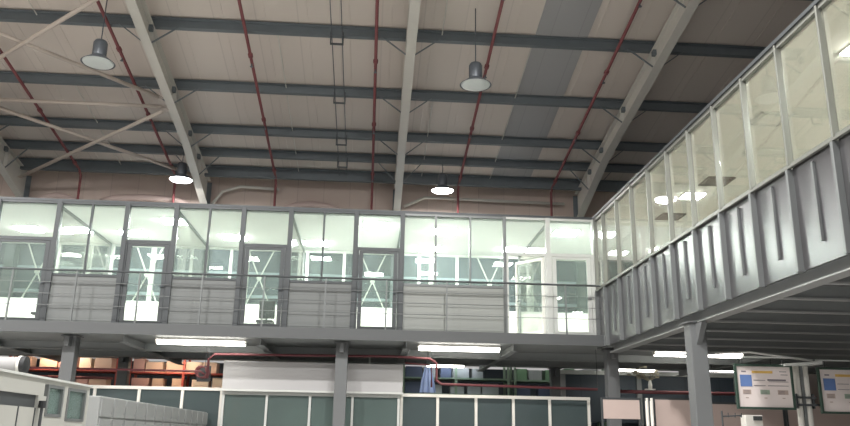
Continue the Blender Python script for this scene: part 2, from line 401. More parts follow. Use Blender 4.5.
def ramp(y): return 0.50 + (0.45*max(0, (y-22.6)/3.4))**1.0
for i, x in enumerate(RX):
    t = thing('roof_rafter', (x, 26, 0), RN[i], 'rafter', 'roof rafters')
    ys = [-1.5, 22.6, 24.3, 26.0]
    web = MB(); fl = MB(); uf = MB()
    top = [rz(y)-.26 for y in ys]; bot = [rz(y)-.26-ramp(y) for y in ys]
    for k in range(3):
        y0, y1 = ys[k], ys[k+1]
        web.hexa([(x-.008, y0, bot[k]), (x+.008, y0, bot[k]), (x+.008, y1, bot[k+1]), (x-.008, y1, bot[k+1]),
                  (x-.008, y0, top[k]), (x+.008, y0, top[k]), (x+.008, y1, top[k+1]), (x-.008, y1, top[k+1])])
        for (bb, zz) in ((fl, bot), (uf, top)):
            bb.hexa([(x-.12, y0, zz[k]-.02), (x+.12, y0, zz[k]-.02), (x+.12, y1, zz[k+1]-.02), (x-.12, y1, zz[k+1]-.02),
                     (x-.12, y0, zz[k]), (x+.12, y0, zz[k]), (x+.12, y1, zz[k+1]), (x-.12, y1, zz[k+1])])
    obj('web', web, M['rafter'], t); obj('lower_flange', fl, M['rafter'], t); obj('upper_flange', uf, M['rafter'], t)
    for y in (24.3, 20.62, 18.0, 15.75, 13.4):
        obj('stiffener_plate', MB().box(x-.12, x+.12, y-.008, y+.008, rz(y)-.26-ramp(y)-.01, rz(y)-.28), M['rafter'], t)
    for y in PY[1:7]:
        for s in (-1, 1):
            z = rz(y)-.24
            obj('fly_brace', MB().bar((x+s*.75, y-.05, z+.02), (x+s*.10, y-.05, rz(y)-.26-ramp(y)+.05), .05, .02), M['purlin'], t)
    cz = rz(26)-.26-ramp(26)
    obj('wall_column', MB().box(x-.15, x+.15, 25.72, 25.74, FZ-.05, cz).box(x-.15, x+.15, 26.06, 26.08, FZ-.05, cz+.9).box(x-.01, x+.01, 25.74, 26.06, FZ-.05, cz), M['purlin'], t)

# left bay bracing tubes
def rzb(y): return rz(y)-.62
for a, bb, lb in [((-11.6, 20.7), (-5.9, 25.0), 'pale tube brace falling to the right between the left rafters, near the lit lamp'),
                  ((-11.6, 25.2), (-5.9, 20.8), 'pale tube brace rising to the right between the left rafters, lower of two'),
                  ((-11.6, 16.3), (-5.9, 20.6), 'pale tube brace crossing behind the unlit lamp, falling to the right'),
                  ((-11.6, 20.3), (-5.9, 15.9), 'pale tube brace rising to the right at the top left corner'),
                  ((-11.6, 20.95), (-5.9, 20.95), 'beige horizontal tube strut between the two left rafters')]:
    t = thing('tube_brace', ((a[0]+bb[0])/2, (a[1]+bb[1])/2, rzb(a[1])-.1), lb, 'brace', 'tube braces of the left roof bay')
    A = Vector((a[0], a[1], rzb(a[1]))); B = Vector((bb[0], bb[1], rzb(bb[1]))); d = (B-A).normalized()
    if a[1] in (20.3, 25.2): A.z -= .16; B.z -= .16
    smooth(obj('tube', MB().tube([A+d*.2, B-d*.2], .055, 14), M['brace'], t))
    obj('end_plate', MB().bar(A-d*.02, A+d*.26, .14, .02), M['brace'], t); obj('end_plate', MB().bar(B-d*.26, B+d*.02, .14, .02), M['brace'], t)

# sprinkler pipes under the purlins
for i, (x, lb) in enumerate(((-9.8, 'red sprinkler pipe at the far left behind the tube braces'), (-6.71, 'red sprinkler pipe passing behind the unlit left lamp'), (-3.37, 'red sprinkler pipe left of centre, leaning right as it falls'),
                             (-.12, 'red sprinkler pipe nearly upright just left of the middle rafter'), (2.82, 'red sprinkler pipe passing the unlit central lamp'), (6.05, 'red sprinkler pipe nearest the right-hand rafter'))):
    o = .36
    t = thing('sprinkler_pipe', (x, 25.6, 8.4), lb, 'pipe', 'red sprinkler pipes under the roof')
    smooth(obj('pipe', MB().tube([(x, -1.5, rz(-1.5)-o), (x, 25.3, rz(25.3)-o), (x, 25.55, rz(25.5)-o-.12), (x, 25.6, 7.9)], .042, 12), M['red'], t))
    y = 24.9; k = 0
    while y > 6:
        z = rz(y)-o
        obj('coupling', MB().tube([(x, y-.05, z+SL*.05), (x, y+.05, z-SL*.05)], .065, 12), M['red'], t)
        obj('sprinkler_head', MB().lathe((x, y+.3, z-.02), [(0.0, -.16), (.045, -.16), (.045, -.145), (.015, -.14), (.02, 0), (0, 0)], 10), M['lampgrey'], t)
        y -= 3.05
    for y in PY[1:7]:
        obj('hanger', MB().bar((x, y, rz(y)-.24), (x, y, rz(y)-o), .03, .03), M['lampgrey'], t)

# conduit pair with brackets, light sag rods
t = thing('conduit_run', (-1.1, 25.5, 9.7), 'twin thin grey conduits on U brackets left of the centre red pipe', 'conduit')
for x in (-1.24, -.98):
    obj('conduit', MB().tube([(x, -1.5, rz(-1.5)-.27), (x, 25.3, rz(25.3)-.27)], .012, 6), M['lampgrey'], t)
for y in PY[1:8]:
    z = rz(y)-.24
    obj('bracket', MB().box(-1.28, -1.25, y-.02, y+.02, z-.22, z+.1).box(-.97, -.94, y-.02, y+.02, z-.22, z+.1).box(-1.28, -.94, y-.03, y+.03, z-.25, z-.22), M['dkframe'], t)
for i, x in enumerate((-8.5, -2.62, 1.55, 3.9, 6.2)):
    t = thing('sag_rod_line', (x, 18, rz(18)-.1), ['line of short pale rods between purlins behind the left braces', 'line of short pale rods between purlins left of centre',
              'line of short pale rods between purlins beside the central lamp', 'line of short pale rods along the grey roof strip', 'line of short pale rods near the right-hand rafter'][i], 'rod', 'pale sag rods between purlins')
    for k in range(len(PY)-1):
        y0, y1 = PY[k]-.04, PY[k+1]+.14
        if k % 2 == i % 2 or k < 3:
            obj('rod', MB().tube([(x, y0, rz(y0)-.10), (x, y1, rz(y1)-.16)], .016, 6), M['rafter'], t)

# high bay lamps
def bay_lamp(x, y, zb, lit, label):
    t = thing('high_bay_lamp', (x, y, zb), label, 'lamp', 'high bay lamps')
    zt = rz(y)-.03
    obj('hanging_rod', MB().tube([(x, y, zb+.62), (x, y, zt)], .014, 8), M['lampgrey'], t)
    smooth(obj('housing', MB().lathe((x, y, zb), [(0, .60), (.06, .58), (.13, .56), (.16, .50), (.16, .16), (.15, .13)], 24), M['lampgrey'], t))
    sh = smooth(obj('lamp_shade', MB().lathe((x, y, zb), [(.12, .20), (.17, .165), (.25, .10), (.33, .04), (.38, 0), (.37, -.005), (.32, .03), (.24, .085), (.16, .15)], 32), M['lampgrey'], t))
    obj('lens', MB().lathe((x, y, zb), [(0, .035), (.31, .035), (.345, .015), (.33, -.01), (.2, -.035), (0, -.045)], 32), M['lampglow'] if lit else M['lamplens'], sh, 'glowing white face' if lit else 'unlit milky face')
    if lit:
        ld = bpy.data.lights.new('lamp_light', 'AREA'); ld.shape = 'DISK'; ld.size = .6; ld.energy = P_BAY if y < 23 else P_BAY*.35; ld.color = (1, .965, .94)
        lo = bpy.data.objects.new('lamp_light', ld); C.objects.link(lo); lo.location = (0, 0, -.06); lo.parent = t
    return t
bay_lamp(-6.5, 17, 9.80, False, 'unlit grey high bay lamp hanging at the upper left')
bay_lamp(2.28, 17, 9.68, False, 'unlit grey high bay lamp hanging right of centre')
bay_lamp(-6.21, 24.3, 9.38, True, 'lit high bay lamp beside the left rafter foot')
bay_lamp(2.17, 24.3, 9.34, True, 'lit high bay lamp right of the middle rafter')
for i, (x, y) in enumerate(((-6.4, 9.8), (2.2, 9.8), (-6.4, 2.5), (2.2, 2.5), (-13.5, 9.8), (-13.5, 17))):  # out-of-view lamps added so the floor bounces fill light up to the roof
    bay_lamp(x, y, rz(y)-1.6, True, ['added high bay fill lamp above the left foreground', 'added high bay fill lamp above the centre foreground', 'added high bay fill lamp behind the camera, left', 'added high bay fill lamp behind the camera, right',
             'added high bay fill lamp over the far left foreground', 'added high bay fill lamp beyond the left roof bay'][i])

# services along the back wall above the gallery
t = thing('wall_pipe', (-4, 25.9, 9.5), 'pale pipe along the beige wall left of centre with drooping end', 'pipe')
smooth(obj('pipe', MB().tube([(-5.5, 25.95, 9.1), (-5.2, 25.95, 9.55), (-4.6, 25.95, 9.75), (-3.3, 25.95, 9.7)], .05, 10), M['rafter'], t))
t = thing('wall_pipe', (3, 25.9, 9.5), 'pale pipe along the beige wall right of the middle rafter', 'pipe')
smooth(obj('pipe', MB().tube([(1.0, 25.95, 9.25), (1.7, 25.95, 9.6), (6.6, 25.95, 9.55)], .05, 10), M['rafter'], t))
for i, (x0, x1, z) in enumerate(((-9.2, -6.3, 9.15), (-3.1, -1.2, 9.12), (-11.4, -9.9, 9.1))):
    tag(smooth(obj('air_duct', MB().tube([(x0, 26.04, z-.1), (x0+.4, 26.04, z+.05), ((x0+x1)/2, 26.04, z+.12), (x1-.4, 26.04, z+.05), (x1, 26.04, z-.12)], .12, 14), M['duct'])),
        ['pale sagging duct along the back wall left of the lit left lamp', 'pale sagging duct along the back wall left of the middle rafter', 'pale sagging duct along the back wall at the far left'][i], 'duct', 'ducts on the back wall')

# X bracing seen through the doors, behind the offices
for i, x in enumerate((-10.9, -7.4, -3.75, .0, 3.95)):
    t = thing('cross_brace', (x, 26.0, 4.7), 'white X shaped rod brace behind the gallery, %s from the left' % ORD[i], 'brace', 'white X braces behind the offices')
    for s in (-1, 1):
        obj('rod', MB().bar((x-s*.62, 26.0+s*.026, 5.2), (x+s*.62, 26.0+s*.026, 8.0), .04, .04), M['white'], t)
    for s in (-1, 1):
        for q, z in ((-s, 5.2), (s, 8.0)): obj('anchor', MB().box(x+q*.62-.06, x+q*.62+.06, 25.97, 26.15 if z < 7 else 26.195, z-.06, z+.06), M['white'], t)
    obj('hub', MB().lathe((x, 25.95, 6.6), [(0, -.02), (.08, -.02), (.08, .03), (0, .03)], 16, axis='y'), M['white'], t)
for i, x in enumerate((-9.0, -7.02, -4.05, 1.9, 5.2)):
    tag(obj('wall_post', MB().box(x-.07, x+.07, 25.1, 25.2, FZ-.05, 7.7), M['white']), 'slim white post behind the gallery, %s from the left' % ORD[i], 'post', 'white posts behind the offices')

# office ceiling lights and vents
cl = [(-9.9, 22.6), (-8.4, 22.5), (-7.0, 22.7), (-5.45, 21.2), (-4.1, 22.8), (-1.7, 23.2), (0.05, 20.9), (1.95, 21.3), (1.7, 23.4), (5.35, 21.0), (4.3, 23.2)]
for i, (x, y) in enumerate(cl):
    t = thing('ceiling_light', (x, y, 7.17), 'flat lit panel in the back gallery ceiling, %s from the left' % ORD[i], 'light', 'ceiling lights of the back gallery')
    obj('frame', MB().box(x-.36, x+.36, y-.34, y+.34, 7.185, 7.2), M['white'], t)
    obj('diffuser', MB().box(x-.32, x+.32, y-.28, y+.28, 7.165, 7.185), M['ceil_glow'], t)
for i, (x, y) in enumerate(((7.05, 9.9), (7.45, 17.2), (9.3, 13.5), (9.3, 7.0), (8.6, 22.6))):
    t = thing('ceiling_light', (x, y, 7.17), ['large bright ceiling light behind the right-hand glass at the frame edge', 'bright ceiling light behind the right-hand glass below the dark vent', 'lit panel deep inside the right-hand offices', 'lit panel near the end of the right-hand offices', 'lit panel at the corner of the two galleries'][i], 'light')
    obj('frame', MB().box(x-.26, x+.26, y-.26, y+.26, 7.185, 7.2), M['white'], t)
    obj('diffuser', MB().box(x-.22, x+.22, y-.22, y+.22, 7.165, 7.185), M['ceil_glow'], t)
for i, (x, y) in enumerate(((7.55, 16.1), (7.0, 12.6), (7.6, 19.0))):
    t = thing('ceiling_vent', (x, y, 7.16), ['dark square vent in the right-hand ceiling near the lit panel', 'pale square vent in the right-hand ceiling', 'dark vent in the ceiling near the gallery corner'][i], 'vent')
    fb = MB()
    for q in (.3, .22): fb.box(x-q, x+q, y-q, y-q+.03, 7.17, 7.2).box(x-q, x+q, y+q-.03, y+q, 7.17, 7.2).box(x-q, x-q+.03, y-q, y+q, 7.17, 7.2).box(x+q-.03, x+q, y-q, y+q, 7.17, 7.2)
    obj('frame', fb, M['vent'] if i != 1 else M['white'], t)
    obj('grille', MB().box(x-.19, x+.19, y-.19, y+.19, 7.18, 7.2), M['vent'] if i != 1 else M['offceil'], t)

# office furniture glimpsed through the doors
for i, (x, y) in enumerate(((-9.0, 22.2), (-3.0, 22.6))):
    t = thing('office_chair', (x, y, FZ), '%s dark office chair from the left behind a glass door' % ORD[i], 'chair', 'office chairs in the gallery')
    sb = MB().box(x-.24, x+.24, y-.24, y+.24, FZ+.45, FZ+.53); obj('seat', sb, M['dark'], t, bevel=.03)
    obj('backrest', MB().box(x-.23, x+.23, y+.2, y+.27, FZ+.62, FZ+1.15), M['dark'], t, bevel=.03)
    obj('back_support', MB().box(x-.03, x+.03, y+.22, y+.26, FZ+.5, FZ+.7), M['dkframe'], t)
    obj('pedestal', MB().tube([(x, y, FZ+.1), (x, y, FZ+.46)], .03, 10), M['dkframe'], t)
    for k in range(5):
        a = k*2*math.pi/5
        obj('foot', MB().bar((x, y, FZ+.1), (x+.28*math.cos(a), y+.28*math.sin(a), FZ+.04), .04, .03), M['dkframe'], t)
        obj('castor', MB().lathe((x+.28*math.cos(a), y+.28*math.sin(a), FZ+.03), [(0, -.03), (.03, -.03), (.03, .03), (0, .03)], 10), M['dark'], t)

# ---------------------------------------------------------------- below the deck
CX = [(-14.0, 20.1), (-7.35, 20.1), (-.70, 20.1), (6.2, 20.1), (5.99, 14.2), (5.99, 8.0), (-7.3, 24.4), (-.7, 26.0), (6.1, 26.0)]
CL = ['grey steel column off the left frame edge', 'grey steel column at the left under the gallery', 'grey steel column in the middle before the white bulkhead', 'grey steel column at the corner of the two galleries',
      'near grey steel column under the right-hand gallery', 'grey steel column under the near end of the right-hand gallery', 'distant grey column behind the left one', 'distant grey column behind the middle one', 'distant grey column behind the corner one']
for (x, y), lb in zip(CX, CL):
    t = thing('steel_column', (x, y, 0), lb, 'column', 'columns carrying the gallery')
    top = BZ-.16 if y < 19 else BZ-.02
    h = .15
    obj('shaft', MB().box(x-h, x+h, y-h, y-h+.02, .02, top).box(x-h, x+h, y+h-.02, y+h, .02, top).box(x-h, x-h+.02, y-h+.02, y+h-.02, .02, top).box(x+h-.02, x+h, y-h+.02, y+h-.02, .02, top), M['col'], t, bevel=.008)
    obj('base_plate', MB().box(x-.24, x+.24, y-.24, y+.24, 0, .02), M['col'], t)
    obj('cap_plate', MB().box(x-.21, x+.21, y-.19, y+.19, top, top+.018), M['col'], t)
    obj('haunch', MB().hexa([(x-.05, y-h, top-.4), (x+.05, y-h, top-.4), (x+.05, y-h+.01, top-.4), (x-.05, y-h+.01, top-.4),
                             (x-.05, y-h-.3, top-.02), (x+.05, y-h-.3, top-.02), (x+.05, y-h, top-.02), (x-.05, y-h, top-.02)]) if y < 19 else
        MB().box(x-.05, x+.05, y-h-.2, y-h, top-.25, top-.02), M['col'], t)
# cross beams under the back gallery
for i, x in enumerate((-9.7, -6.0, -2.7, .9, 3.6, 10.3)):
    t = thing('deck_beam', (x, 23, BZ-.28), '%s grey beam under the back gallery from the left' % ORD[i], 'beam', 'beams under the back gallery')
    obj('web', MB().box(x-.01, x+.01, 19.75, 26.0, BZ-.14, BZ+.02), M['slab'], t)
    obj('flange', MB().box(x-.09, x+.09, 19.75, 26.0, BZ-.16, BZ-.14), M['slab'], t)
for i, y in enumerate((21.6, 23.4)):
    t = thing('long_deck_beam', (-2, y, BZ-.2), ['front long grey beam below the back gallery deck', 'rear long grey beam below the back gallery deck'][i], 'beam')
    obj('web', MB().box(XW+.1, XE-.1, y-.01, y+.01, BZ-.16, BZ+.02), M['slab'], t)
    obj('flange', MB().box(XW+.1, XE-.1, y-.07, y+.07, BZ-.18, BZ-.16), M['slab'], t)
# soffit along the back (the deck above the ground floor rooms)
# fluorescent battens
for i, (x0, x1, y) in enumerate(((-5.3, -3.15, 20.2), (1.25, 3.3, 20.2), (7.4, 9.7, 20.2), (10.6, 11.8, 24.3), (-12.2, -10.2, 20.2))):
    t = thing('fluorescent_light', ((x0+x1)/2, y, BZ-.07), ['lit fluorescent batten under the gallery left of centre', 'lit fluorescent batten under the gallery right of centre', 'lit fluorescent batten behind the near right-hand column',
               'far lit fluorescent batten below the right-hand gallery', 'lit fluorescent batten off to the left'][i], 'light', 'fluorescent battens under the gallery')
    obj('housing', MB().box(x0-.03, x1+.03, y-.13, y+.13, BZ-.03, BZ+.02), M['white'], t)
    obj('end_cap', MB().box(x0-.04, x0, y-.08, y+.08, BZ-.1, BZ-.03), M['white'], t); obj('end_cap', MB().box(x1, x1+.04, y-.08, y+.08, BZ-.1, BZ-.03), M['white'], t)
    obj('diffuser', MB().hexa([(x0, y-.06, BZ-.13), (x1, y-.06, BZ-.13), (x1, y+.06, BZ-.13), (x0, y+.06, BZ-.13), (x0, y-.11, BZ-.03), (x1, y-.11, BZ-.03), (x1, y+.11, BZ-.03), (x0, y+.11, BZ-.03)]), M['tube'], t)

# white bulkhead and glass booth below it
t = thing('bulkhead_box', (-1.4, 20.6, 2.68), 'long white boxed bulkhead above the glass booth behind the middle column', 'bulkhead')
obj('casing', MB().box(-3.7, .87, 20.6, 22.0, 2.68, 3.42), M['bulk'], t, bevel=.02)
obj('lower_trim', MB().box(-3.72, .89, 20.57, 20.6, 2.66, 2.71), M['ltframe'], t)
def partition(name, xs, y, z1, label, fm, gm, zlow=1.0, thick=.07):
    t = thing(name, ((xs[0]+xs[-1])/2, y, 0), label, 'partition')
    obj('top_rail', MB().box(xs[0]-.04, xs[-1]+.04, y-.05, y+.05, z1-.08, z1), fm, t, bevel=.006)
    obj('middle_rail', MB().box(xs[0]+.04, xs[-1]-.04, y-.03, y+.03, zlow-.03, zlow+.03), fm, t)
    for x in xs: obj('post', MB().box(x-thick/2, x+thick/2, y-.04, y+.04, 0, z1-.08), fm, t)
    for a, c in zip(xs[:-1], xs[1:]):
        obj('pane', MB().box(a+.04, c-.04, y-.005, y+.005, zlow+.03, z1-.08), gm, t)
        obj('lower_panel', MB().box(a+.04, c-.04, y-.015, y+.015, .02, zlow-.03), M['bulk'], t)
partition('glass_partition', [-9.3, -8.05, -6.9, -5.8, -4.72, -3.74], 20.9, 2.75, 'white framed glass partition on the left above the locker row', M['post'], M['glassd'])
partition('glass_booth_front', [-3.66, -2.57, -1.48, -.40, .78], 20.75, 2.66, 'pale framed glass booth front below the white bulkhead', M['ltframe'], M['glassb'], thick=.06)
partition('glass_partition', [.86, 1.8, 2.80, 3.78, 4.74, 5.78], 20.9, 2.70, 'white framed glass partition on the right of the booth', M['post'], M['glassd'])
t = thing('booth_screen', (-2.0, 22.5, 0), 'white panel standing inside the glass booth', 'panel')
obj('board', MB().box(-2.35, -.5, 22.5, 22.56, .3, 2.35), M['white'], t); obj('stand', MB().box(-2.3, -2.24, 22.4, 22.66, 0, .3).box(-.61, -.55, 22.4, 22.66, 0, .3), M['dkframe'], t)
# sloping canopy strip etc.: small projector-like monitor in booth
t = thing('wall_monitor', (-.0, 22.4, 2.0), 'small white framed monitor on a stem inside the booth', 'monitor')
obj('bezel', MB().box(-.22, .22, 22.4, 22.46, 1.85, 2.15), M['white'], t, bevel=.01); obj('screen', MB().box(-.15, .15, 22.39, 22.4, 1.91, 2.09), M['dark'], t)
obj('stem', MB().tube([(0, 22.43, 2.15), (0, 22.43, BZ)], .025), M['ltframe'], t)

# red pipes below the deck
RP = [([(-11.0, 20.45, 3.12), (-4.25, 20.45, 3.12), (-4.13, 20.45, 3.05)], .035, 'thin red pipe low behind the left glass partition top'),
      ([(-4.05, 20.42, 2.95), (-4.05, 20.42, 3.42), (-3.9, 20.42, 3.55), (.6, 20.42, 3.60), (1.55, 20.42, 3.56), (1.72, 20.42, 3.45), (1.72, 20.42, 3.02), (1.85, 20.42, 2.93), (5.9, 20.42, 2.88)], .045, 'red pipe running over the white bulkhead and dropping beside it'),
      ([(6.35, 20.42, 2.84), (10.6, 20.42, 2.84)], .06, 'red pipe right of the corner column above beige panels'),
      ([(.92, 20.5, 3.45), (1.6, 20.5, 3.4), (1.6, 20.5, 2.85)], .03, 'short thin red pipe beside the bulkhead end'),
      ([(-12.1, 27.914, 3.38), (-8.7, 27.914, 3.38)], .062, 'distant glowing red rail before the storage racks')]
for pts, r_, lb in RP:
    t = thing('red_service_pipe', pts[0], lb, 'pipe', 'red pipes below the gallery')
    smooth(obj('pipe', MB().tube(pts, r_*.75, 10), M['red2'], t))
    hp = [p for p in pts if p[2] > 2.7]
    if pts[0][1] < 26:
        for (hx, hy, hz) in (hp[0], hp[-1]): obj('hanger_rod', MB().tube([(hx, hy, hz+r_*.7), (hx, hy, BZ+.02)], .007, 6), M['dkframe'], t)
t = thing('hose_reel', (-4.0, 20.6, 2.75), 'small red coiled hose at the left end of the bulkhead', 'hose')
obj('coil', MB().tube([(-4.25+.14*math.cos(a*.5), 20.5+.012*a, 3.12+.14*math.sin(a*.5)) for a in range(40)], .018, 6), M['red'], t)
obj('bracket', MB().box(-4.42, -4.08, 20.98, 21.0, 2.9, 3.3).box(-4.27, -4.23, 20.5, 20.98, 3.10, 3.14), M['dkframe'], t)
t = thing('folded_cloth', (1.62, 21.3, 2.72), 'pale blue cloth hanging by the red pipe right of the bulkhead', 'cloth')
cb = MB(); n = 8
vs = []; 
for i in range(n+1):
    x = 1.35+.42*i/n
    for z, k in ((2.76, 1.0), (3.1, .75), (3.42, .35)):
        vs.append((1.56+(x-1.56)*k, 21.3+.04*math.sin(i*2.1)*k, z))
for i in range(n+1): pass
m3 = 3
fs = [(i*m3+j, (i+1)*m3+j, (i+1)*m3+j+1, i*m3+j+1) for i in range(n) for j in range(2)]
ob = obj('drape', cb.add(vs, fs), M['cloth'], t); ob.modifiers.new('solid', 'SOLIDIFY').thickness = .015
obj('hook', MB().tube([(1.56, 21.3, 3.4), (1.56, 21.3, BZ)], .012, 6), M['dkframe'], t)

# storage racks in the hall behind
cols = ['boxa', 'boxb', 'boxf', 'boxc', 'boxd', 'boxe']
def rack(x0, x1, y, zs, label, fm):
    t = thing('storage_rack', ((x0+x1)/2, y, 0), label, 'rack')
    n = max(1, round((x1-x0)/1.6))
    for i in range(n+1):
        x = x0+(x1-x0)*i/n
        for yy in (y, y+.8): obj('upright', MB().box(x-.04, x+.04, yy-.04, yy+.04, 0, 4.3), fm, t)
    for z in zs:
        obj('shelf', MB().box(x0-.04, x1+.04, y-.03, y+.83, z-.05, z), fm, t)
SN = ['lower', 'middle', 'upper']
for (x0, x1, y, lb, fm, ch) in ((-12.2, -8.6, 28, 'red framed storage rack behind the far left', M['rackred'], 'abf'), (-8.3, -4.6, 28.4, 'red framed storage rack behind the left glass partition', M['rackred'], 'abfa'),
                            (1.2, 4.9, 28, 'green framed storage rack right of the bulkhead', M['rackgreen'], 'cdec'), (5.2, 8.4, 28.3, 'green framed storage rack behind the corner column', M['rackgreen'], 'ced')):
    zs = (1.2, 2.3, 3.1, 3.65)
    rack(x0, x1, y, zs, lb, fm)
    for si, z in enumerate(zs[2:]):
        x = x0+.08; k = 0
        while x < x1-.6:
            wd = random.choice((.38, .48, .58)); ht = random.uniform(.25, .42) if si == 0 else random.uniform(.3, .5)
            cc = 'box'+random.choice(ch)
            side = ['lower', 'upper'][si]
            tag(obj('storage_box', MB().box(x, x+wd, y+.08, y+.6, z+.001, z+ht), M[cc], bevel=.01, origin=(x, y, z)),
                '%s box from the left on the %s shelf of the %s' % (ORD[k], side, {-12.2: 'far left red rack', -8.3: 'red rack behind partition', 1.2: 'green rack by bulkhead', 5.2: 'far right green rack'}[x0]), 'box', 'boxes on the distant racks')
            x += wd+random.choice((.05, .12, .3)); k += 1
# warm lights over the far racks
for i, (x, k) in enumerate(((-10.5, 1), (-6.6, 1), (3.0, .5))):
    t = thing('rack_light', (x, 28.1, 4.1), ['warm lit batten over the far left racks', 'warm lit batten over the racks behind the left partition', 'lit batten over the racks right of the bulkhead'][i], 'light')
    obj('housing', MB().box(x-.75, x+.75, 27.7, 27.9, 4.16, 4.24), M['white'], t)
    for q in (-.6, .6): obj('drop_rod', MB().box(x+q-.01, x+q+.01, 27.79, 27.81, 4.24, 5.4), M['dkframe'], t)
    obj('tube', MB().box(x-.7, x+.7, 27.72, 27.84, 4.11, 4.16), mat('warm_tube_%d' % i, (255, 240, 220), .4, emit=(255, 222, 190) if i < 2 else (240, 245, 255), k=30*k), t)

struct('ceiling_rear', MB().box(XW, XE, 26.4, 33.2, 5.4, 5.5), M['bulk'], 'pale roof of the hall behind')
for i, x in enumerate((-9.5, -6.0, -2.0, 2.6, 6.2, 10.5)):  # hidden lights added to brighten the booth glass and racks
    t = thing('added_strip_light', (x, 27.2, 5.3), '%s added hidden strip light from the left in the hall behind the gallery' % ORD[i], 'light', 'added strip lights of the rear hall')
    obj('housing', MB().box(x-.8, x+.8, 27.1, 27.3, 5.33, 5.4), M['white'], t)
    obj('diffuser', MB().box(x-.78, x+.78, 27.12, 27.28, 5.27, 5.33), M['tube'], t)
for i, x in enumerate((2.4, 8.6)):  # extra lights added under the deck to brighten the partition glass
    t = thing('added_strip_light', (x, 25.2, BZ-.1), '%s added strip light from the left under the deck behind the glass partitions' % ORD[i], 'light', 'added strip lights behind the partitions')
    obj('housing', MB().box(x-.6, x+.6, 25.1, 25.3, BZ-.05, BZ+.02), M['white'], t)
    obj('diffuser', MB().box(x-.58, x+.58, 25.12, 25.28, BZ-.11, BZ-.05), M['tube'], t)

# window band of the building behind, right
t = thing('rear_window_band', (9.5, 26.3, 2.5), 'dark blue window band with grey posts under the right-hand gallery', 'window band')
obj('glazing', MB().box(6.4, 14.0, 26.6, 26.66, 2.2, 3.75), M['darkblue'], t)
for x in (6.5, 8.1, 9.1, 10.9, 12.5): obj('post', MB().box(x-.08, x+.08, 26.5, 26.6, 0, 3.75), M['slab'], t)
obj('lintel', MB().box(6.4, 14.0, 26.45, 26.7, 3.75, 3.88), M['ltframe'], t)

# beige partition panels, right
for i, (x0, x1, y, z1, lb) in enumerate(((4.98, 5.84, 17.0, 2.5, 'square beige panel left of the white post pair under the corner column'), (6.12, 7.2, 17.0, 2.52, 'beige partition panel behind the near column'),
                                     (7.26, 9.0, 17.0, 2.45, 'beige partition panel right of the near column behind the board'), (9.05, 11.0, 17.0, 2.45, 'beige partition panel at the right frame edge'))):
    t = thing('partition_panel', ((x0+x1)/2, y, 0), lb, 'panel', 'beige partition panels')
    zb = 2.06 if i == 0 else .06
    obj('board', MB().box(x0+.03, x1-.03, y-.03, y+.03, zb, z1-.04), M['pink'], t, bevel=.006)
    obj('frame', MB().box(x0, x1, y-.035, y+.035, z1-.04, z1).box(x0, x0+.03, y-.035, y+.035, 0, z1-.04).box(x1-.03, x1, y-.035, y+.035, 0, z1-.04), M['dkframe'], t)
t = thing('twin_post', (5.98, 16.9, 0), 'two slim white tubes between the beige panels', 'post')
for x in (5.93, 6.03): smooth(obj('tube', MB().tube([(x, 16.86, 0), (x, 16.86, 2.5)], .035, 12), M['post'], t))
obj('tie', MB().box(5.88, 6.08, 16.84, 16.88, 2.44, 2.5), M['dkframe'], t)
t = thing('sprig_vase', (7.3, 20.6, 2.9), 'small spray of dry twigs on a white stem above the red pipe', 'plant')
tx, tz, ty = 7.30, 2.925, 20.42
smooth(obj('vase', MB().lathe((tx, ty, tz), [(0, 0), (.05, 0), (.055, .1), (.035, .2), (.02, .22)], 12), M['white'], t))
obj('ledge_bracket', MB().box(tx-.12, tx+.12, ty-.05, ty+.1, tz-.03, tz), M['white'], t)
sp = MB()
for i in range(26):
    a = random.uniform(-1.2, 1.2); L = random.uniform(.2, .5); q = random.uniform(-.3, .3)
    e = (tx-.1+math.sin(a)*L*1.0, ty+q*L, tz+.2+math.cos(a)*L*.75)
    sp.tube([(tx, ty, tz+.18), (tx+(e[0]-tx)*.5, (ty+e[1])/2, tz+.2+(e[2]-tz-.2)*.65), e], .006, 5)
    for j in range(3): sp.box(e[0]-.02+.03*j-.03, e[0]+.01+.03*j-.03, e[1]-.01, e[1]+.01, e[2]-.02, e[2]+.02)
obj('twigs', sp, M['sprig'], t)

